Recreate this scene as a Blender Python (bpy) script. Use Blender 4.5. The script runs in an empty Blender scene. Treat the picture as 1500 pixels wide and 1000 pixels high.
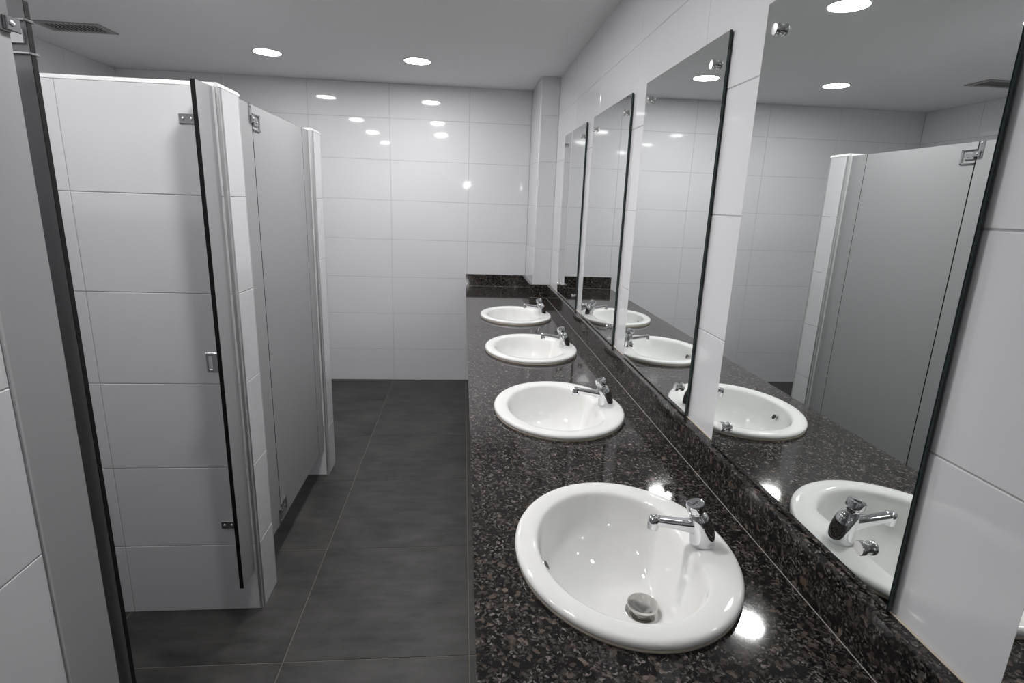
import bpy, bmesh, math, random
from mathutils import Vector, Matrix

random.seed(7)
scene = bpy.context.scene
COL = scene.collection

# ------------------------------------------------------------------ camera
CAM_Z = 1.4787
RIGHT = Vector((0.9957, -0.0853, 0.0352)).normalized()
FWD = Vector((0.0913, 0.9657, -0.2432)).normalized()
UP = RIGHT.cross(FWD).normalized()
cam_data = bpy.data.cameras.new('camera')
cam_data.sensor_width = 36.0
cam_data.lens = 806.3 / 1500.0 * 36.0
cam_data.clip_start = 0.02
cam = bpy.data.objects.new('camera', cam_data)
COL.objects.link(cam)
m = Matrix((RIGHT, UP, -FWD)).transposed().to_4x4()
m.translation = (0, 0, CAM_Z)
cam.matrix_world = m
scene.camera = cam

# ------------------------------------------------------------------ world, exposure
world = bpy.data.worlds.new('world')
scene.world = world
world.use_nodes = True
world.node_tree.nodes['Background'].inputs[0].default_value = (0.02, 0.02, 0.02, 1)
world.node_tree.nodes['Background'].inputs[1].default_value = 0.2
vs = scene.view_settings
vs.view_transform = 'Standard'
vs.look = 'None'
vs.gamma = 1.0
vs.use_curve_mapping = False
vs.exposure = 1.4
AISLE_POWER = 80.0
CUBICLE_POWER = 36.0
FLASH_POWER = 40.0
cy = scene.cycles
cy.use_denoising = True
cy.denoiser = 'OPENIMAGEDENOISE'
cy.max_bounces = 14
cy.glossy_bounces = 8
cy.diffuse_bounces = 7
cy.caustics_reflective = True
cy.blur_glossy = 0.3
cy.sample_clamp_indirect = 6.0

# ------------------------------------------------------------------ layout (metres)
XL, XR = -2.486, 0.642         # left wall, mirror wall
YB, YF = 4.50, -2.60           # back wall, wall behind the camera
ZC = 2.313                     # ceiling
CX, CTOP = 0.028, 0.8138       # worktop front edge and top
SX, STOP = 0.614, 0.910        # upstand front face and top
PX, PY = 0.514, 3.985          # boxed pillar in the far corner
TW, TH = 0.600, 0.300          # wall tile
GX, GZ = -0.562, 0.268         # grout origin on the back wall
GY = 2.175                     # grout origin on the side walls
PXE = -0.711                   # partition end plane
PZ = 1.790                     # partition height
FACE = -0.731                  # outer face of doors and pilasters
BOARD = 0.013                  # compact board thickness
BZ0, BZ1 = 0.168, 1.777        # board bottom and top

# ------------------------------------------------------------------ helpers
def nodes_of(mat):
    nt = mat.node_tree
    return nt, nt.nodes, nt.links, nt.nodes['Principled BSDF']

def mat_new(name, col, rough=0.5, metal=0.0, spec=0.5, coat=0.0):
    mt = bpy.data.materials.new(name)
    mt.use_nodes = True
    nt, n, l, b = nodes_of(mt)
    b.inputs['Base Color'].default_value = (*col, 1)
    b.inputs['Roughness'].default_value = rough
    b.inputs['Metallic'].default_value = metal
    b.inputs['Specular IOR Level'].default_value = spec
    b.inputs['Coat Weight'].default_value = coat
    return mt

def add_noise_bump(mt, scale, strength, dist, coord='Object', detail=2.0):
    nt, n, l, b = nodes_of(mt)
    tc = n.new('ShaderNodeTexCoord')
    nz = n.new('ShaderNodeTexNoise')
    nz.inputs['Scale'].default_value = scale
    nz.inputs['Detail'].default_value = detail
    bp = n.new('ShaderNodeBump')
    bp.inputs['Strength'].default_value = strength
    bp.inputs['Distance'].default_value = dist
    l.new(tc.outputs[coord], nz.inputs['Vector'])
    l.new(nz.outputs['Fac'], bp.inputs['Height'])
    l.new(bp.outputs['Normal'], b.inputs['Normal'])
    return tc, nz, bp

def obj(name, mesh, mats=None, parent=None, loc=(0, 0, 0), rot=None, mat4=None):
    o = bpy.data.objects.new(name, mesh)
    COL.objects.link(o)
    if mats is not None and mesh is not None and len(mesh.materials) == 0:
        for mm in (mats if isinstance(mats, (list, tuple)) else [mats]):
            mesh.materials.append(mm)
    if parent is not None:
        o.parent = parent
    if mat4 is not None:
        o.matrix_local = mat4
    else:
        o.location = loc
        if rot is not None:
            o.rotation_euler = rot
    return o

def tag(o, label=None, cat=None, group=None, kind=None):
    if label: o['label'] = label
    if cat: o['category'] = cat
    if group: o['group'] = group
    if kind: o['kind'] = kind
    return o

def thing(name, loc, label, cat, group=None, rotz=0.0):
    o = bpy.data.objects.new(name, None)
    o.empty_display_size = 0.05
    COL.objects.link(o)
    o.location = loc
    o.rotation_euler = (0, 0, rotz)
    return tag(o, label, cat, group)

def finish(bm, name, smooth=False):
    me = bpy.data.meshes.new(name)
    bmesh.ops.recalc_face_normals(bm, faces=bm.faces)
    bm.to_mesh(me)
    bm.free()
    if smooth:
        for p in me.polygons:
            p.use_smooth = True
    return me

def smooth_by_angle(me, ang=40):
    for p in me.polygons:
        p.use_smooth = True
    bm = bmesh.new(); bm.from_mesh(me)
    for e in bm.edges:
        if len(e.link_faces) == 2 and e.calc_face_angle(0) > math.radians(ang):
            e.smooth = False
    bm.to_mesh(me); bm.free()
    return me

def bm_box(bm, x0, x1, y0, y1, z0, z1, bevel=0.0, mi=0):
    v = [bm.verts.new((x, y, z)) for x in (x0, x1) for y in (y0, y1) for z in (z0, z1)]
    idx = [(0, 1, 3, 2), (4, 6, 7, 5), (0, 4, 5, 1), (2, 3, 7, 6), (0, 2, 6, 4), (1, 5, 7, 3)]
    fs = [bm.faces.new([v[i] for i in f]) for f in idx]
    for f in fs: f.material_index = mi
    if bevel > 0:
        es = set(e for f in fs for e in f.edges)
        bmesh.ops.bevel(bm, geom=list(es), offset=bevel, segments=1, profile=0.5, affect='EDGES', clamp_overlap=True)
    return fs

def box_mesh(name, x0, x1, y0, y1, z0, z1, bevel=0.0):
    bm = bmesh.new()
    bm_box(bm, x0, x1, y0, y1, z0, z1, bevel)
    return finish(bm, name)

def loft(bm, rings, cap0=True, cap1=True, mi=0):
    """rings: lists of points, all the same length, closed loops"""
    vr = [[bm.verts.new(p) for p in r] for r in rings]
    n = len(vr[0])
    for a, b in zip(vr[:-1], vr[1:]):
        for i in range(n):
            f = bm.faces.new((a[i], a[(i + 1) % n], b[(i + 1) % n], b[i]))
            f.material_index = mi
    if cap0:
        bm.faces.new(vr[0][::-1]).material_index = mi
    if cap1:
        bm.faces.new(vr[-1]).material_index = mi
    return vr

def circ(c, r, axis_u, axis_v, n=24, squash=1.0):
    c = Vector(c)
    return [c + axis_u * (r * math.cos(2 * math.pi * k / n)) + axis_v * (r * squash * math.sin(2 * math.pi * k / n)) for k in range(n)]

def cyl_profile(bm, base, axis, prof, n=24, cap0=True, cap1=True, mi=0):
    """prof: list of (distance along axis, radius)"""
    axis = Vector(axis).normalized()
    u = axis.orthogonal().normalized()
    v = axis.cross(u)
    base = Vector(base)
    return loft(bm, [circ(base + axis * d, r, u, v, n) for d, r in prof], cap0, cap1, mi)

# ------------------------------------------------------------------ materials
M_tile = mat_new('white_glazed_tile', (0.67, 0.67, 0.69), 0.045, spec=0.5)
add_noise_bump(M_tile, 2.3, 0.25, 0.004, 'Object', 1.0)
M_grout = mat_new('grey_white_grout', (0.42, 0.42, 0.43), 0.85)
M_ceiling = mat_new('ceiling_paint', (0.76, 0.76, 0.765), 0.85, spec=0.3)
add_noise_bump(M_ceiling, 160, 0.06, 0.002)
M_trim = mat_new('brushed_aluminium_trim', (0.60, 0.60, 0.61), 0.40, metal=0.9)
M_trim_white = mat_new('white_edge_trim', (0.70, 0.70, 0.71), 0.3)
M_board = mat_new('grey_compact_laminate', (0.335, 0.335, 0.345), 0.42, spec=0.4)
add_noise_bump(M_board, 260, 0.08, 0.001)
M_core = mat_new('black_laminate_core', (0.006, 0.006, 0.007), 0.6, spec=0.2)
M_steel = mat_new('satin_stainless_steel', (0.58, 0.58, 0.59), 0.22, metal=1.0)
M_screw = mat_new('bright_screw', (0.85, 0.85, 0.86), 0.12, metal=1.0)
M_chrome = mat_new('chrome', (0.78, 0.78, 0.80), 0.035, metal=1.0)
M_clip = mat_new('polished_clip_metal', (0.86, 0.86, 0.87), 0.17, metal=1.0)
M_chrome_soft = mat_new('worn_chrome', (0.60, 0.59, 0.57), 0.16, metal=1.0)
M_black = mat_new('black_mark', (0.01, 0.01, 0.01), 0.5)
M_ceramic = mat_new('white_vitreous_china', (0.80, 0.80, 0.785), 0.05, spec=0.55, coat=0.3)
M_sealant = mat_new('beige_sealant', (0.52, 0.46, 0.38), 0.6)
M_joint = mat_new('pale_joint', (0.36, 0.35, 0.33), 0.5)
M_mirror = mat_new('silvered_mirror', (0.815, 0.845, 0.83), 0.0, metal=1.0)
M_mirror_edge = mat_new('dark_green_glass_edge', (0.012, 0.03, 0.027), 0.12, spec=0.6)
M_vent = mat_new('grey_vent_metal', (0.30, 0.295, 0.29), 0.5)
M_slot_shade = mat_new('slot_shade_black', (0.01, 0.01, 0.01), 0.8)
M_rim = mat_new('white_lamp_rim', (0.8, 0.8, 0.8), 0.4)
M_floor_grout = mat_new('beige_floor_grout', (0.17, 0.15, 0.13), 0.9)
M_flash_body = mat_new('white_plastic', (0.75, 0.75, 0.75), 0.4)

def emission_mat(name, col, power):
    mt = mat_new(name, col, 0.5)
    b = mt.node_tree.nodes['Principled BSDF']
    b.inputs['Emission Color'].default_value = (*col, 1)
    b.inputs['Emission Strength'].default_value = power
    return mt
M_led = emission_mat('led_diffuser', (1.0, 0.985, 0.98), AISLE_POWER)
M_led_dim = emission_mat('led_diffuser_dimmer', (1.0, 0.985, 0.98), CUBICLE_POWER)
M_flash = emission_mat('flash_stand_in_lens', (1.0, 0.99, 0.98), FLASH_POWER)

def granite():
    mt = mat_new('dark_brown_granite', (0.02, 0.02, 0.02), 0.06, spec=0.4)
    nt, n, l, b = nodes_of(mt)
    geo = n.new('ShaderNodeNewGeometry')
    # slight domain warp so the crystals are irregular
    wz = n.new('ShaderNodeTexNoise'); wz.inputs['Scale'].default_value = 55; wz.inputs['Detail'].default_value = 3
    mix = n.new('ShaderNodeMixRGB'); mix.blend_type = 'LINEAR_LIGHT'; mix.inputs[0].default_value = 0.010
    l.new(geo.outputs['Position'], wz.inputs['Vector'])
    l.new(geo.outputs['Position'], mix.inputs[1]); l.new(wz.outputs['Color'], mix.inputs[2])
    def vor(scale):
        v = n.new('ShaderNodeTexVoronoi'); v.inputs['Scale'].default_value = scale
        l.new(mix.outputs[0], v.inputs['Vector']); return v
    v1, v2 = vor(120), vor(262)
    def ramp(src, stops, interp='LINEAR'):
        r = n.new('ShaderNodeValToRGB'); r.color_ramp.interpolation = interp
        e = r.color_ramp.elements
        while len(e) < len(stops): e.new(0.5)
        for el, (p, c) in zip(e, stops): el.position = p; el.color = (*c, 1)
        l.new(src, r.inputs[0]); return r
    s1 = n.new('ShaderNodeSeparateColor'); l.new(v1.outputs['Color'], s1.inputs[0])
    s2 = n.new('ShaderNodeSeparateColor'); l.new(v2.outputs['Color'], s2.inputs[0])
    c1 = ramp(s1.outputs[0], [(0.0, (0.010, 0.009, 0.009)), (0.50, (0.018, 0.016, 0.015)), (0.68, (0.055, 0.044, 0.038)), (0.84, (0.090, 0.070, 0.059)), (0.95, (0.15, 0.12, 0.105))], 'CONSTANT')
    c2 = ramp(s2.outputs[1], [(0.0, (0.006, 0.006, 0.006)), (0.5, (0.024, 0.022, 0.021)), (0.72, (0.07, 0.062, 0.056)), (0.92, (0.17, 0.15, 0.14))], 'CONSTANT')
    big = n.new('ShaderNodeTexNoise'); big.inputs['Scale'].default_value = 38; big.inputs['Detail'].default_value = 4
    l.new(geo.outputs['Position'], big.inputs['Vector'])
    bm_ = ramp(big.outputs['Fac'], [(0.44, (0, 0, 0)), (0.60, (1, 1, 1))])
    mx = n.new('ShaderNodeMixRGB'); l.new(bm_.outputs[0], mx.inputs[0]); l.new(c2.outputs[0], mx.inputs[1]); l.new(c1.outputs[0], mx.inputs[2])
    # scattered large salmon-brown feldspar eyes
    v3 = n.new('ShaderNodeTexVoronoi'); v3.inputs['Scale'].default_value = 26; l.new(mix.outputs[0], v3.inputs['Vector'])
    eye = ramp(v3.outputs['Distance'], [(0.16, (1, 1, 1)), (0.24, (0, 0, 0))])
    s3 = n.new('ShaderNodeSeparateColor'); l.new(v3.outputs['Color'], s3.inputs[0])
    pick = ramp(s3.outputs[2], [(0.0, (0, 0, 0)), (0.78, (0.75, 0.75, 0.75))], 'CONSTANT')
    ml = n.new('ShaderNodeMath'); ml.operation = 'MULTIPLY'; l.new(eye.outputs[0], ml.inputs[0]); l.new(pick.outputs[0], ml.inputs[1])
    mx2 = n.new('ShaderNodeMixRGB'); l.new(ml.outputs[0], mx2.inputs[0]); l.new(mx.outputs[0], mx2.inputs[1]); mx2.inputs[2].default_value = (0.105, 0.072, 0.056, 1)
    l.new(mx2.outputs[0], b.inputs['Base Color'])
    return mt
M_granite = granite()

def floor_tile_mat():
    mt = mat_new('dark_cement_floor_tile', (0.05, 0.05, 0.05), 0.48, spec=0.4)
    nt, n, l, b = nodes_of(mt)
    tc = n.new('ShaderNodeTexCoord'); oi = n.new('ShaderNodeObjectInfo')
    add = n.new('ShaderNodeVectorMath'); add.operation = 'ADD'
    sc_ = n.new('ShaderNodeVectorMath'); sc_.operation = 'SCALE'; sc_.inputs['Scale'].default_value = 17.0
    cmb = n.new('ShaderNodeCombineXYZ')
    l.new(oi.outputs['Random'], cmb.inputs[0]); l.new(oi.outputs['Random'], cmb.inputs[1])
    l.new(cmb.outputs[0], sc_.inputs[0]); l.new(tc.outputs['Object'], add.inputs[0]); l.new(sc_.outputs[0], add.inputs[1])
    outs = []
    for scl, det, sx, sy in ((3.0, 6, 1, 1), (7, 6, 1.0, 3.5), (5, 5, 1.0, 1.6)):
        mp = n.new('ShaderNodeMapping'); mp.inputs['Scale'].default_value = (sx, sy, 1)
        nz = n.new('ShaderNodeTexNoise'); nz.inputs['Scale'].default_value = scl; nz.inputs['Detail'].default_value = det; nz.inputs['Roughness'].default_value = 0.6
        l.new(add.outputs[0], mp.inputs[0]); l.new(mp.outputs[0], nz.inputs['Vector']); outs.append(nz.outputs['Fac'])
    a1 = n.new('ShaderNodeMath'); a1.operation = 'ADD'; l.new(outs[0], a1.inputs[0]); l.new(outs[1], a1.inputs[1])
    a2 = n.new('ShaderNodeMath'); a2.operation = 'ADD'; l.new(a1.outputs[0], a2.inputs[0]); l.new(outs[2], a2.inputs[1])
    dv = n.new('ShaderNodeMath'); dv.operation = 'DIVIDE'; l.new(a2.outputs[0], dv.inputs[0]); dv.inputs[1].default_value = 3.0
    r = n.new('ShaderNodeValToRGB'); e = r.color_ramp.elements
    e[0].position = 0.38; e[0].color = (0.014, 0.0138, 0.0134, 1)
    e[1].position = 0.62; e[1].color = (0.058, 0.0565, 0.053, 1)
    l.new(dv.outputs[0], r.inputs[0]); l.new(r.outputs[0], b.inputs['Base Color'])
    return mt
M_floor = floor_tile_mat()

# ------------------------------------------------------------------ tiling
_tile_cache = {}
def tile_mesh(w, h, t, mat, bev=0.0012):
    key = (round(w, 3), round(h, 3), t, mat.name)
    if key in _tile_cache:
        return _tile_cache[key]
    bm = bmesh.new()
    a, c = w / 2, h / 2
    b0 = [bm.verts.new(p) for p in ((-a, -c, -t), (a, -c, -t), (a, c, -t), (-a, c, -t))]
    b1 = [bm.verts.new(p) for p in ((-a, -c, -bev), (a, -c, -bev), (a, c, -bev), (-a, c, -bev))]
    a -= bev; c -= bev
    b2 = [bm.verts.new(p) for p in ((-a, -c, 0), (a, -c, 0), (a, c, 0), (-a, c, 0))]
    for r0, r1 in ((b0, b1), (b1, b2)):
        for i in range(4):
            bm.faces.new((r0[i], r0[(i + 1) % 4], r1[(i + 1) % 4], r1[i]))
    bm.faces.new(b2)
    me = finish(bm, 'tile')
    me.materials.append(mat)
    _tile_cache[key] = me
    return me

def lines(lo, hi, origin, step, minw=0.012):
    k = math.ceil((lo - origin) / step - 1e-6)
    out = [lo]
    while origin + k * step < hi - 1e-6:
        v = origin + k * step
        if v - out[-1] > minw and hi - v > minw:
            out.append(v)
        k += 1
    out.append(hi)
    return out

def tile_surface(parent, origin, u, v, ul, vl, mat, gap=0.0022, t=0.007, tilt=0.0007, skip=None, name='tile'):
    """origin + u*a + v*b; tiles between consecutive lines; normal = u x v"""
    u, v = Vector(u), Vector(v); n = u.cross(v); origin = Vector(origin)
    for a0, a1 in zip(ul[:-1], ul[1:]):
        for b0, b1 in zip(vl[:-1], vl[1:]):
            if skip and skip((a0 + a1) / 2, (b0 + b1) / 2):
                continue
            w, h = a1 - a0 - gap, b1 - b0 - gap
            me = tile_mesh(w, h, t, mat)
            c = origin + u * ((a0 + a1) / 2) + v * ((b0 + b1) / 2)
            mt = Matrix((u, v, n)).transposed().to_4x4()
            mt = mt @ Matrix.Rotation(random.gauss(0, tilt), 4, 'X') @ Matrix.Rotation(random.gauss(0, tilt), 4, 'Y')
            mt.translation = c
            obj(name, me, None, parent, mat4=mt)

REC = 0.0018   # grout sits this far behind the tile faces
ZL = lines(0.0, ZC, GZ, TH)

# ------------------------------------------------------------------ room shell
def structure(name, mesh, mat):
    return tag(obj(name, mesh, mat), kind='structure')

floor = structure('floor', box_mesh('floor', XL - 0.1, XR + 0.1, YF - 0.1, YB + 0.1, -0.12, -REC), M_floor_grout)
FXO, FYO, FS = -0.568, 2.150, 0.607
tile_surface(floor, (0, 0, 0), (1, 0, 0), (0, 1, 0), lines(XL, XR, FXO, FS), lines(YF, YB, FYO, FS), M_floor, gap=0.003, t=0.009, tilt=0.0003)

ceiling = structure('ceiling', box_mesh('ceiling', XL - 0.1, XR + 0.1, YF - 0.1, YB + 0.1, ZC, ZC + 0.12), M_ceiling)

wall_back = structure('wall_back', box_mesh('wall_back', XL - 0.1, XR + 0.1, YB + REC, YB + 0.1, 0, ZC), M_grout)
tile_surface(wall_back, (0, YB, 0), (1, 0, 0), (0, 0, 1), lines(XL, PX, GX, TW), ZL, M_tile)

wall_right = structure('wall_right', box_mesh('wall_right', XR + REC, XR + 0.1, YF - 0.1, YB, 0, ZC), M_grout)
# u = -y so that u x v points to -x
tile_surface(wall_right, (XR, 0, 0), (0, -1, 0), (0, 0, 1), [-q for q in lines(YF, PY, GY, TW)][::-1], ZL, M_tile)

wall_left = structure('wall_left', box_mesh('wall_left', XL - 0.1, XL - REC, YF - 0.1, YB, 0, ZC), M_grout)
tile_surface(wall_left, (XL, 0, 0), (0, 1, 0), (0, 0, 1), lines(YF, YB, GY, TW), ZL, M_tile)

wall_front = structure('wall_front', box_mesh('wall_front', XL - 0.1, XR + 0.1, YF - 0.1, YF - REC, 0, ZC), M_grout)
tile_surface(wall_front, (0, YF, 0), (-1, 0, 0), (0, 0, 1), [-q for q in lines(XL, XR, GX, TW)][::-1], ZL, M_tile)

# boxed pillar in the far right corner
wall_pillar = structure('wall_pillar', box_mesh('wall_pillar', PX + REC, XR + REC, PY + REC, YB + REC, 0, ZC), M_grout)
tile_surface(wall_pillar, (PX, 0, 0), (0, -1, 0), (0, 0, 1), [-YB, -PY - 0.010], ZL, M_tile)
tile_surface(wall_pillar, (0, PY, 0), (1, 0, 0), (0, 0, 1), [PX + 0.010, XR], ZL, M_tile)

def quarter_trim(name, cx, cy_, r, sx, sy, z0, z1, mat, parent, n=6):
    """quarter-round corner bead: arc centre (cx, cy_), bulging towards (sx, sy)"""
    bm = bmesh.new()
    def ring(z):
        pts = [(cx + sx * r * math.cos(math.pi / 2 * k / n), cy_ + sy * r * math.sin(math.pi / 2 * k / n), z) for k in range(n + 1)]
        return pts + [(cx, cy_, z)]
    loft(bm, [ring(z0), ring(z1)])
    return obj(name, smooth_by_angle(finish(bm, name), 50), mat, parent)
quarter_trim('corner_trim', PX + 0.010, PY + 0.010, 0.0105, -1, -1, STOP, ZC, M_trim_white, wall_pillar)

# ------------------------------------------------------------------ partition walls
def partition(name, y0, y1):
    r = 0.013
    p = structure(name, box_mesh(name, XL, PXE - REC, y0 + REC, y1 - REC, 0, PZ - 0.012), M_grout)
    zl = lines(0.0, PZ - r, GZ, TH)
    xl_ = lines(XL, PXE - r, GX, TW)
    tile_surface(p, (0, y0, 0), (1, 0, 0), (0, 0, 1), xl_, zl, M_tile)
    tile_surface(p, (0, y1, 0), (-1, 0, 0), (0, 0, 1), [-q for q in xl_][::-1], zl, M_tile)
    tile_surface(p, (PXE, 0, 0), (0, 1, 0), (0, 0, 1), [y0 + r, y1 - r], zl, M_tile)
    # vertical beads on both corners of the end
    quarter_trim('corner_trim', PXE - r, y0 + r, r, 1, -1, 0, PZ - r, M_trim, p)
    quarter_trim('corner_trim', PXE - r, y1 - r, r, 1, 1, 0, PZ - r, M_trim, p)
    # rounded top capping along the wall and across its end
    bm = bmesh.new()
    prof = []
    for k in range(7):
        a = math.pi / 2 * k / 6
        prof.append((y0 + r - r * math.cos(a), PZ - r + r * math.sin(a)))
    for k in range(7):
        a = math.pi / 2 * (1 - k / 6)
        prof.append((y1 - r + r * math.cos(a), PZ - r + r * math.sin(a)))
    loft(bm, [[(x, y, z) for y, z in prof] for x in (XL, PXE - r)], True, False)
    # quarter-round bead across the end of the wall
    end = [(PXE - r + r * math.sin(math.pi / 2 * k / 6), PZ - r + r * math.cos(math.pi / 2 * k / 6)) for k in range(7)] + [(PXE - r, PZ - r)]
    loft(bm, [[(x, y, z) for x, z in end] for y in (y0 + 0.001, y1 - 0.001)], True, True)
    bmesh.ops.remove_doubles(bm, verts=bm.verts, dist=1e-5)
    obj('top_trim', smooth_by_angle(finish(bm, 'top_trim'), 55), M_trim_white, p)
    return p
partition('wall_partition', 0.752, 0.905)
partition('wall_partition.001', 1.797, 1.950)
partition('wall_partition.002', 2.821, 2.974)

# ------------------------------------------------------------------ cubicle boards
def board_mesh(name, y0, y1, z0, z1):
    """board in local space: outer face at x=0, inner face at x=-BOARD; grey faces, black core edges"""
    bm = bmesh.new()
    bm_box(bm, -BOARD, 0, y0, y1, z0, z1, 0.0008)
    me = finish(bm, name)
    me.materials.append(M_board); me.materials.append(M_core)
    for p in me.polygons:
        p.material_index = 0 if abs(p.normal.x) > 0.9 else 1
    return me

def screw_mesh():
    bm = bmesh.new()
    cyl_profile(bm, (0, 0, 0), (0, 0, 1), [(0, 0.0052), (0.0012, 0.0050), (0.0026, 0.0034), (0.0030, 0.0012)], 12)
    me = finish(bm, 'screw', True); me.materials.append(M_screw)
    return me
SCREW = screw_mesh()
def screw(parent, loc, axis):
    z = Vector(axis).normalized(); x = z.orthogonal().normalized(); y = z.cross(x)
    mt = Matrix((x, y, z)).transposed().to_4x4(); mt.translation = loc
    return obj('screw', SCREW, None, parent, mat4=mt)

def hinge_strap(parent, y_edge, ztop, flip=1):
    """upright strap on the fixed board next to the door edge, with the arm to the pivot"""
    bm = bmesh.new()
    za, zb = sorted((ztop, ztop - flip * 0.066))
    bm_box(bm, 0.0, 0.0035, y_edge - 0.024, y_edge - 0.002, za, zb, 0.0012)
    zc_ = ztop - flip * 0.052
    bm_box(bm, 0.0005, 0.0050, y_edge - 0.016, y_edge + 0.003, zc_ - 0.011, zc_ + 0.011, 0.0012)
    bm_box(bm, 0.0050, 0.0085, y_edge - 0.016, y_edge + 0.014, zc_ - 0.011, zc_ + 0.011, 0.0012)
    s = obj('hinge_strap', finish(bm, 'hinge_strap'), M_steel, parent)
    screw(s, (0.0035, y_edge - 0.013, ztop - flip * 0.012), (1, 0, 0))
    screw(s, (0.0085, y_edge - 0.006, zc_), (1, 0, 0))
    return s

def hinge_bracket(parent, zt, flip=1):
    """C-shaped clamp round the hinge edge of the door; local y=0 is the door edge"""
    bm = bmesh.new()
    z1 = zt; z0 = zt - flip * 0.056
    za, zb = min(z0, z1), max(z0, z1)
    # wrap-round plates above and below
    bm_box(bm, -BOARD - 0.005, 0.005, -0.0015, 0.066, zb - 0.005, zb, 0.0012)
    bm_box(bm, -BOARD - 0.005, 0.005, -0.0015, 0.066, za, za + 0.005, 0.0012)
    # uprights on the outer and inner faces
    bm_box(bm, 0.0, 0.005, 0.056, 0.066, za, zb, 0.0012)
    bm_box(bm, -BOARD - 0.005, -BOARD, 0.056, 0.066, za, zb, 0.0012)
    # pivot block
    zc_ = (za + zb) / 2
    bm_box(bm, 0.0002, 0.0045, 0.004, 0.046, zc_ - 0.012, zc_ + 0.012, 0.0015)
    bm_box(bm, -BOARD - 0.0045, -BOARD - 0.0002, 0.004, 0.046, zc_ - 0.012, zc_ + 0.012, 0.0015)
    h = obj('hinge_bracket', finish(bm, 'hinge_bracket'), M_steel, parent)
    screw(h, (0.0045, 0.034, zc_), (1, 0, 0))
    screw(h, (-BOARD - 0.0045, 0.034, zc_), (-1, 0, 0))
    return h

def pilaster(y0, y1, label, hinge_edge=None, wall_y=None, keeper=False):
    t = thing('cubicle_pilaster', (FACE, y0, BZ0), label, 'panel', 'fixed pilaster boards of the cubicle fronts')
    obj('board', board_mesh('board', 0, y1 - y0, 0, BZ1 - BZ0), None, t)
    H = BZ1 - BZ0
    if hinge_edge:
        hinge_strap(t, y1 - y0, H + 0.004)
        hinge_strap(t, y1 - y0, 0.004, -1)
    if wall_y is not None:
        for z in (1.685, 0.348):
            bm = bmesh.new()
            s = -1
            w = wall_y - y0
            # leg on the tiled wall and leg on the back of the board
            bm_box(bm, -0.100, -BOARD, w - 0.0035, w - 0.0002, z - BZ0 - 0.014, z - BZ0 + 0.014, 0.001)
            bm_box(bm, -BOARD - 0.0032, -BOARD - 0.0001, w - 0.045, w - 0.0035, z - BZ0 - 0.014, z - BZ0 + 0.014, 0.001)
            br = obj('angle_bracket', finish(bm, 'angle_bracket'), M_steel, t)
            for sx in (-0.088, -0.064):
                screw(br, (sx, w - 0.0035, z - BZ0), (0, -1, 0))
    if keeper:
        bm = bmesh.new()
        z0, z1 = 0.940 - BZ0, 1.003 - BZ0
        e = 0.004
        # slotted keeper plate standing out from the back of the board
        bm_box(bm, -0.048, -0.042, e, e + 0.003, z0, z1, 0.0006)
        bm_box(bm, -0.030, -BOARD, e, e + 0.003, z0, z1, 0.0006)
        bm_box(bm, -0.042, -0.030, e, e + 0.003, z1 - 0.010, z1, 0.0006)
        bm_box(bm, -0.042, -0.030, e, e + 0.003, z0, z0 + 0.010, 0.0006)
        bm_box(bm, -BOARD - 0.003, -BOARD, e + 0.003, e + 0.034, z0, z1, 0.0006)
        obj('latch_keeper', finish(bm, 'latch_keeper'), M_steel, t)
    return t

pilaster(0.906, 1.048, 'grey hinge-side board fixed beside the open cubicle door', hinge_edge=True)
pilaster(1.691, 1.796, 'narrow black-edged grey board with latch keeper, opposite the open door', wall_y=1.797, keeper=True)
pilaster(1.951, 2.096, 'grey hinge-side board fixed beside the closed cubicle door', hinge_edge=True)
pilaster(2.714, 2.820, 'narrow grey board between closed cubicle door and end partition', wall_y=2.821)

def cubicle_door(loc, rotz, label, width=0.612):
    t = thing('cubicle_door', loc, label, 'door', 'cubicle doors', rotz)
    H = BZ1 - BZ0
    obj('board', board_mesh('board', 0, width, 0, H), None, t)
    hinge_bracket(t, H - 0.028)
    hinge_bracket(t, 0.028, -1)
    return t
cubicle_door((FACE, 2.100, BZ0), 0.0, 'closed grey laminate cubicle door with steel corner hinges')
# the open one has swung 90 degrees into the cubicle: its hinge edge shows black
cubicle_door((FACE, 1.100, BZ0), math.radians(90), 'open cubicle door swung inwards, showing its black hinge edge')

# ------------------------------------------------------------------ worktop
BAS_Y = [0.935, 1.711, 2.487, 3.266]
BAS_X = 0.325
BA, BB = 0.2150, 0.2555        # basin half width (x) and half length (y)

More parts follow.
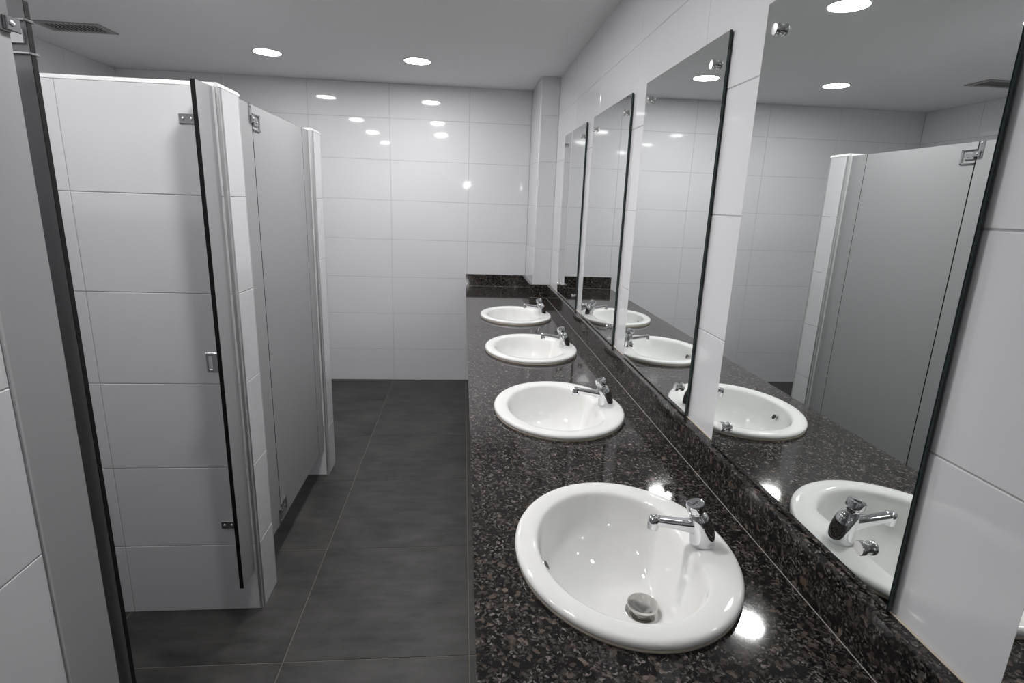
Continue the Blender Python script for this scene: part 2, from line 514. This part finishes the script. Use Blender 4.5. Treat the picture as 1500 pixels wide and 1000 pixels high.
def countertop():
    t = thing('vanity_counter', (CX, 1.5, CTOP - 0.03), 'long dark brown granite washbasin counter with upstand along mirror wall', 'counter')
    off = Vector((-CX, -1.5, -(CTOP - 0.03)))
    bm = bmesh.new()
    zt, zb = CTOP, CTOP - 0.03
    x0, x1 = CX, XR - 0.001
    N = 64
    def P(x, y, z): return Vector((x, y, z)) + off
    def quad(xa, xb, ya, yb):
        for z in (zt, zb):
            bm.faces.new([bm.verts.new(P(*q)) for q in ((xa, ya, z), (xb, ya, z), (xb, yb, z), (xa, yb, z))])
    # cells with an elliptical cut-out
    cells = []
    edges = [-0.60, 0.55] + [(a + b) / 2 for a, b in zip(BAS_Y[:-1], BAS_Y[1:])] + [3.64, PY]
    quad(x0, x1, edges[0], edges[1])
    quad(x0, x1, edges[-2], edges[-1])
    quad(x0, PX, PY, YB - 0.001)
    for cy_, ya, yb in zip(BAS_Y, edges[1:-2], edges[2:-1]):
        ha, hb = BA - 0.022, BB - 0.022
        outer, inner = [], []
        angs = [2 * math.pi * k / N for k in range(N)]
        for (px_, py_) in ((x0, ya), (x1, ya), (x1, yb), (x0, yb)):
            angs.append(math.atan2(py_ - cy_, px_ - BAS_X) % (2 * math.pi))
        angs = sorted(set(round(a, 6) for a in angs))
        for a in angs:
            c, s = math.cos(a), math.sin(a)
            tt = min(((x1 if c > 0 else x0) - BAS_X) / c if abs(c) > 1e-9 else 1e9, ((yb if s > 0 else ya) - cy_) / s if abs(s) > 1e-9 else 1e9)
            outer.append((BAS_X + c * tt, cy_ + s * tt))
            rr = 1 / math.sqrt((c / ha) ** 2 + (s / hb) ** 2)
            inner.append((BAS_X + c * rr, cy_ + s * rr))
        n = len(angs)
        ov = {z: [bm.verts.new(P(x, y, z)) for x, y in outer] for z in (zt, zb)}
        iv = {z: [bm.verts.new(P(x, y, z)) for x, y in inner] for z in (zt, zb)}
        for i in range(n):
            j = (i + 1) % n
            for z in (zt, zb):
                bm.faces.new((ov[z][i], ov[z][j], iv[z][j], iv[z][i]))
            bm.faces.new((iv[zt][i], iv[zt][j], iv[zb][j], iv[zb][i]))
    # rims of the slab
    for a, b in (((x0, -0.60), (x1, -0.60)), ((x0, -0.60), (x0, YB - 0.001))):
        bm.faces.new([bm.verts.new(P(*q)) for q in ((*a, zt), (*b, zt), (*b, zb), (*a, zb))])
    bmesh.ops.remove_doubles(bm, verts=bm.verts, dist=1e-5)
    obj('slab', finish(bm, 'slab'), M_granite, t)
    def part(name, mat, x0, x1, y0, y1, z0, z1, bev=0.0015):
        me = box_mesh(name, x0 + off.x, x1 + off.x, y0 + off.y, y1 + off.y, z0 + off.z, z1 + off.z, bev)
        return obj(name, me, mat, t)
    part('apron', M_granite, CX + 0.003, CX + 0.023, -0.60, YB - 0.001, CTOP - 0.15, CTOP - 0.0305)
    th = XR - SX
    part('upstand', M_granite, SX, XR - 0.0005, -0.60, PY - th, CTOP + 0.0004, STOP)
    part('upstand', M_granite, PX - 0.024, XR - 0.0005, PY - 0.024, PY - 0.0005, CTOP + 0.0004, STOP)
    part('upstand', M_granite, PX - 0.024, PX - 0.0005, PY, YB - 0.024, CTOP + 0.0004, STOP)
    part('upstand', M_granite, CX, PX - 0.0005, YB - 0.0235, YB - 0.0005, CTOP + 0.0004, STOP)
    # thin pale joint where worktop meets upstand
    part('joint_bead', M_joint, SX - 0.0012, SX + 0.0005, -0.60, PY - th, CTOP + 0.0002, CTOP + 0.0012, 0.0003)
    part('joint_bead', M_joint, PX - 0.024, XR - 0.03, PY - 0.0252, PY - 0.0235, CTOP + 0.0002, CTOP + 0.0012, 0.0003)
    part('joint_bead', M_joint, CX, PX - 0.024, YB - 0.0246, YB - 0.023, CTOP + 0.0002, CTOP + 0.0010, 0.0003)
    part('joint_bead', M_sealant, XR - 0.004, XR - 0.0003, -0.60, PY - th, STOP - 0.0003, STOP + 0.0022, 0.0006)
    return t
countertop()

# ------------------------------------------------------------------ basins
def basin_meshes():
    N = 96
    def ring(cx, a, b, z, clip=None, soft=0.012):
        pts = []
        for k in range(N):
            th = 2 * math.pi * k / N
            x = cx + a * math.cos(th); y = b * math.sin(th)
            if clip is not None:
                # smooth minimum flattens the tap side of the bowl
                d = x - clip
                x = clip + (-math.log1p(math.exp(-d / soft)) * soft if d > -0.3 else d)
            pts.append((x, y, z))
        return pts
    bm = bmesh.new()
    R = []
    R.append(ring(0, BA - 0.028, BB - 0.028, -0.010))
    R.append(ring(0, BA - 0.026, BB - 0.026, 0.0025))
    R.append(ring(0, BA - 0.006, BB - 0.006, 0.0025))
    for k in range(7):      # rolled outer edge
        a = -math.pi / 2 * 0.6 + (math.pi * 0.5 + math.pi / 2 * 0.6) * k / 6
        rr = 0.0085
        R.append(ring(0, BA - rr * 1.2 + rr * 1.2 * math.cos(a), BB - rr * 1.2 + rr * 1.2 * math.cos(a), 0.0105 + rr * math.sin(a)))
    R.append(ring(-0.001, BA - 0.024, BB - 0.024, 0.0195))
    R.append(ring(-0.004, BA - 0.038, BB - 0.036, 0.0180, 0.152, 0.004))
    R.append(ring(-0.006, BA - 0.046, BB - 0.044, 0.0165, 0.134, 0.003))
    # lip rolling into the bowl
    A0, B0, CLIP = BA - 0.050, BB - 0.048, 0.126
    R.append(ring(-0.006, A0, B0, 0.0145, CLIP + 0.004, 0.003))
    R.append(ring(-0.006, A0 - 0.003, B0 - 0.003, 0.010, CLIP, 0.003))
    R.append(ring(-0.006, A0 - 0.006, B0 - 0.005, 0.000, CLIP - 0.003, 0.003))
    # bowl: slides towards the drain, which sits near the tap side
    steps = 12
    for k in range(1, steps + 1):
        s = k / steps
        r = math.cos(s * math.pi / 2) ** 0.72
        cx = -0.006 + (0.050 + 0.006) * (s ** 1.5)
        a = 0.030 + (A0 - 0.006 - 0.030) * r
        b = 0.030 + (B0 - 0.005 - 0.030) * r
        z = -0.140 * (1 - (1 - s) ** 1.55)
        R.append(ring(cx, a, b, z, CLIP - 0.003 - 0.034 * s, 0.003 + 0.008 * s))
    bowl = loft(bm, R, False, True)
    me = smooth_by_angle(finish(bm, 'bowl'), 60)
    me.materials.append(M_ceramic)
    # sealant line round the rim
    bm = bmesh.new()
    loft(bm, [ring(0, BA - 0.012, BB - 0.012, 0.0), ring(0, BA - 0.0015, BB - 0.0015, 0.0), ring(0, BA - 0.0025, BB - 0.0025, 0.0035), ring(0, BA - 0.012, BB - 0.012, 0.0035)], False, False)
    se = finish(bm, 'sealant_bead', True); se.materials.append(M_sealant)
    # pop-up plug: seat ring, stem and dished cap
    bm = bmesh.new()
    cyl_profile(bm, (0, 0, -0.1405), (0, 0, 1), [(0.0, 0.0345), (0.0018, 0.0345), (0.0024, 0.033), (0.0024, 0.020)], 40, False, False)
    cyl_profile(bm, (0, 0, -0.140), (0, 0, 1), [(0.0, 0.014), (0.014, 0.014)], 24, False, False)
    ring_me = smooth_by_angle(finish(bm, 'drain_ring'), 40); ring_me.materials.append(M_chrome_soft)
    bm = bmesh.new()
    cyl_profile(bm, (0, 0, -0.126), (0, 0, 1), [(0.0, 0.012), (0.0, 0.0300), (0.0022, 0.0318), (0.0052, 0.0318), (0.0072, 0.0305), (0.0082, 0.027), (0.0088, 0.014), (0.0089, 0.002)], 40)
    cap_me = smooth_by_angle(finish(bm, 'plug_cap'), 40); cap_me.materials.append(M_chrome_soft)
    # overflow collar on the bowl's front slope; black disc painted for the hole's shade
    bm = bmesh.new()
    cyl_profile(bm, (0, 0, 0), (0, 0, 1), [(-0.004, 0.0095), (0.0008, 0.0095), (0.0008, 0.0088), (-0.004, 0.0088)], 24, False, False)
    of_me = finish(bm, 'overflow_ring', True); of_me.materials.append(M_chrome_soft)
    bm = bmesh.new()
    cyl_profile(bm, (0, 0, 0), (0, 0, 1), [(-0.004, 0.0089), (0.0006, 0.0089)], 24, True, True)
    oh_me = finish(bm, 'overflow_shade'); oh_me.materials.append(M_black)
    return me, se, ring_me, cap_me, of_me, oh_me
BASIN = basin_meshes()

def basin(y, label):
    t = thing('washbasin', (BAS_X, y, CTOP), label, 'sink', 'oval drop-in basins in the granite counter')
    bowl, se, ring_me, cap_me, of_me, oh_me = BASIN
    obj('bowl', bowl, None, t)
    obj('sealant_bead', se, None, t)
    d = obj('drain_ring', ring_me, None, t, (0.052, 0, 0))
    obj('plug_cap', cap_me, None, d, (0, 0, 0))
    z = Vector((0.86, 0, 0.5)).normalized(); yv = Vector((0, 1, 0)); x = yv.cross(z)
    mt = Matrix((x, yv, z)).transposed().to_4x4(); mt.translation = (-0.1515, 0, -0.024)
    r = obj('overflow_ring', of_me, None, t, mat4=mt)
    obj('overflow_shade', oh_me, None, r)
    return t
basin(BAS_Y[0], 'oval white basin with its plug in full view, fourth from the back wall')
basin(BAS_Y[1], 'oval white basin third from the back wall end of the counter')
basin(BAS_Y[2], 'oval white basin second from the back wall end of the counter')
basin(BAS_Y[3], 'oval white basin next to the granite upstand on the back wall')

# ------------------------------------------------------------------ taps
def tap_meshes():
    X, Y, Z = Vector((1, 0, 0)), Vector((0, 1, 0)), Vector((0, 0, 1))
    lean = math.radians(17)
    ax = Vector((-math.sin(lean), 0, math.cos(lean)))
    # body: foot, swelling back, shoulder
    bm = bmesh.new()
    prof = [(0.000, 0.0000, 0.0245, 0.0245), (0.003, 0.0000, 0.0250, 0.0250), (0.012, -0.0005, 0.0248, 0.0245), (0.028, -0.0030, 0.0243, 0.0235),
            (0.042, -0.0070, 0.0232, 0.0222), (0.054, -0.0115, 0.0208, 0.0200), (0.062, -0.0150, 0.0176, 0.0172), (0.066, -0.0170, 0.0140, 0.0140)]
    rings = []
    for i, (z, dx, rx, ry) in enumerate(prof):
        tl = lean * min(1, z / 0.05)
        u = Vector((math.cos(tl), 0, math.sin(tl)))
        rings.append([Vector((dx, 0, z)) + u * (rx * math.cos(2 * math.pi * k / 32)) + Y * (ry * math.sin(2 * math.pi * k / 32)) for k in range(32)])
    loft(bm, rings)
    body = smooth_by_angle(finish(bm, 'body'), 50); body.materials.append(M_chrome)
    top = Vector((-0.0165, 0, 0.064))
    bm = bmesh.new()
    cyl_profile(bm, top, ax, [(0.0, 0.0125), (0.006, 0.0125), (0.008, 0.0150), (0.0095, 0.0168), (0.011, 0.0180), (0.024, 0.0180), (0.0262, 0.0172), (0.0268, 0.0162), (0.0262, 0.0145), (0.0262, 0.001)], 36)
    knob = smooth_by_angle(finish(bm, 'knob'), 35); knob.materials.append(M_chrome)
    # little black dash on the button
    bm = bmesh.new()
    bm_box(bm, -0.0075, 0.0075, -0.0012, 0.0012, 0, 0.0004)
    u = Vector((math.cos(lean), 0, math.sin(lean)))
    mt = Matrix((u, Y, ax)).transposed().to_4x4(); mt.translation = top + ax * 0.0263
    bmesh.ops.transform(bm, matrix=mt @ Matrix.Rotation(math.radians(20), 4, 'Z'), verts=bm.verts)
    dash = finish(bm, 'knob_mark'); dash.materials.append(M_black)
    # spout: flattened rounded tube rising forward and turning down at the mouth
    bm = bmesh.new()
    path = [(-0.004, 0.034, 0.0165, 0.0185), (-0.024, 0.0390, 0.0138, 0.0145), (-0.040, 0.0415, 0.0124, 0.0112), (-0.062, 0.0455, 0.0118, 0.0095), (-0.084, 0.0495, 0.0115, 0.0088), (-0.100, 0.0520, 0.0115, 0.0086)]
    rings = []
    for i, (x, z, w, h) in enumerate(path):
        a = path[max(0, i - 1)]; b = path[min(len(path) - 1, i + 1)]
        d = Vector((b[0] - a[0], 0, b[1] - a[1])).normalized()
        nrm = Vector((-d.z, 0, d.x)); nrm = nrm if nrm.z > 0 or i > 5 else -nrm
        if i <= 5 and nrm.z < 0: nrm = -nrm
        r = []
        for k in range(28):
            th = 2 * math.pi * k / 28
            c, s = math.cos(th), math.sin(th)
            e = 0.62
            r.append(Vector((x, 0, z)) + Y * (w * math.copysign(abs(c) ** e, c)) + nrm * (h * math.copysign(abs(s) ** e, s)))
        rings.append(r)
    # keep the frame consistent past the bend
    loft(bm, rings[:6])
    bmesh.ops.recalc_face_normals(bm, faces=bm.faces)
    spout = smooth_by_angle(finish(bm, 'spout'), 50); spout.materials.append(M_chrome)
    bm = bmesh.new()
    cyl_profile(bm, (-0.102, 0, 0.0615), (-0.10, 0, -1), [(0.0, 0.0080), (0.0012, 0.0106), (0.004, 0.0120), (0.020, 0.0120), (0.0205, 0.0106), (0.0265, 0.0106), (0.027, 0.009)], 28)
    mouth = smooth_by_angle(finish(bm, 'aerator'), 40); mouth.materials.append(M_chrome)
    return body, knob, dash, spout, mouth
TAP = tap_meshes()
def tap(y, label):
    t = thing('push_tap', (BAS_X + 0.160, y, CTOP + 0.0185), label, 'tap', 'push-button taps on the basins')
    b, k, d, s, mth = TAP
    obj('body', b, None, t)
    kn = obj('knob', k, None, t); obj('knob_mark', d, None, kn)
    sp = obj('spout', s, None, t); obj('aerator', mth, None, sp)
    return t
for y, lb in zip(BAS_Y, ('chrome push tap on the basin whose plug is in full view', 'chrome push tap on the third basin from the back wall',
                         'chrome push tap on the second basin from the back wall', 'chrome push tap on the basin next to the back wall')):
    tap(y, lb)

# ------------------------------------------------------------------ mirrors
def mirror_clip():
    bm = bmesh.new()
    cyl_profile(bm, (0, 0, 0), (-1, 0, 0), [(0, 0.0075), (0.004, 0.0075), (0.004, 0.0108), (0.0055, 0.0115), (0.0115, 0.0115), (0.013, 0.0105), (0.0132, 0.001)], 28)
    me = smooth_by_angle(finish(bm, 'clip'), 40); me.materials.append(M_clip)
    return me
CLIP_ME = mirror_clip()
MZ0, MZ1 = STOP + 0.003, 1.901
def mirror(y0, y1, label):
    t = thing('wall_mirror', (XR, (y0 + y1) / 2, MZ0), label, 'mirror', 'frameless mirrors over the counter')
    h = (y1 - y0) / 2; H = MZ1 - MZ0
    bm = bmesh.new()
    bm_box(bm, -0.011, -0.004, -h, h, 0, H, 0.0012)
    me = finish(bm, 'glass')
    me.materials.append(M_mirror); me.materials.append(M_mirror_edge)
    for p in me.polygons:
        p.material_index = 0 if p.normal.x < -0.9 else 1
    obj('glass', me, None, t)
    for sy in (-1, 1):
        for z in (0.066, H - 0.064):
            obj('clip', CLIP_ME, None, t, (-0.011, sy * (h - 0.060), z))
            bm = bmesh.new()
            cyl_profile(bm, (-0.004, 0, 0), (1, 0, 0), [(0, 0.007), (0.0038, 0.007)], 12)
            sm = finish(bm, 'spacer'); obj('spacer', sm, M_steel, t, (0, sy * (h - 0.060), z))
    return t
mirror(-0.135, 0.474, 'frameless wall mirror fifth from the corner pillar, only an edge showing')
mirror(0.641, 1.238, 'frameless wall mirror fourth from the corner pillar, reflecting cubicle door and tap')
mirror(1.4106, 2.030, 'frameless wall mirror third from the boxed corner pillar')
mirror(2.2036, 2.838, 'frameless wall mirror second from the boxed corner pillar')
mirror(2.9993, 3.6107, 'frameless wall mirror closest to the boxed corner pillar')

# ------------------------------------------------------------------ ceiling fittings
def downlight_meshes():
    bm = bmesh.new()
    cyl_profile(bm, (0, 0, 0), (0, 0, -1), [(0.0, 0.086), (0.003, 0.086), (0.0055, 0.082), (0.0055, 0.0775), (0.002, 0.0765)], 48, False, False)
    rim = smooth_by_angle(finish(bm, 'rim'), 40); rim.materials.append(M_rim)
    bm = bmesh.new()
    cyl_profile(bm, (0, 0, 0), (0, 0, -1), [(0.0005, 0.0775), (0.0042, 0.0775)], 48, True, True)
    d = finish(bm, 'diffuser'); d.materials.append(M_led)
    d2 = d.copy(); d2.materials[0] = M_led_dim
    return rim, d, d2
DL = downlight_meshes()
def downlight(x, y, label, dim=False):
    t = thing('downlight', (x, y, ZC), label, 'ceiling light', 'round LED ceiling downlights')
    obj('rim', DL[0], None, t)
    obj('diffuser', DL[2 if dim else 1], None, t)
    return t
for i, y in enumerate((3.76, 2.39, 1.31, 0.10)):
    w = ('nearest the back wall', 'in the second row from the back wall', 'in the third row from the back wall', 'in the row farthest from the back wall')[i]
    downlight(-1.19, y, 'round lit downlight over the cubicles, ' + w, True)
    if i < 3:
        downlight(-0.295, y, 'round lit downlight over the aisle, ' + w)

def air_vent():
    x0, x1, y0, y1 = -2.255, -1.915, 3.375, 3.556
    t = thing('air_vent', ((x0 + x1) / 2, (y0 + y1) / 2, ZC), 'grey rectangular ceiling air vent grille with dark slots', 'vent')
    hx, hy = (x1 - x0) / 2, (y1 - y0) / 2
    b = 0.030
    bm = bmesh.new()
    # sloping frame
    o = [(-hx, -hy), (hx, -hy), (hx, hy), (-hx, hy)]
    i_ = [(-hx + b, -hy + b), (hx - b, -hy + b), (hx - b, hy - b), (-hx + b, hy - b)]
    rings = [[(x, y, 0.0) for x, y in o], [(x, y, -0.005) for x, y in o], [(x, y, -0.0055) for x, y in i_], [(x, y, -0.001) for x, y in i_]]
    loft(bm, rings, False, False)
    obj('frame', finish(bm, 'frame'), M_vent, t)
    obj('slot_shade', box_mesh('slot_shade', -hx + b, hx - b, -hy + b, hy - b, -0.0015, -0.0005), M_slot_shade, t)  # flat black sheet, painted as the shade behind the slats
    n = 12
    me = box_mesh('slat', -0.0042, 0.0042, -hy + b, hy - b, -0.0006, 0.0006)
    me.materials.append(M_vent)
    for k in range(n):
        obj('slat', me, None, t, (-hx + b + (2 * hx - 2 * b) * (k + 0.5) / n, 0, -0.0030), (0, math.radians(4), 0))
air_vent()

# ------------------------------------------------------------------ added lamp behind the camera, standing in for a camera flash
def flash_stand_in():
    t = thing('flash_stand_in', (0.053, YF, 1.803), 'added lamp on the unseen rear wall, standing in for the camera flash', 'lamp')
    obj('housing', box_mesh('housing', -0.09, 0.09, 0.0005, 0.035, -0.07, 0.07, 0.006), M_flash_body, t)
    obj('lens', box_mesh('lens', -0.05, 0.05, 0.035, 0.048, -0.04, 0.04, 0.006), M_flash, t)
flash_stand_in()
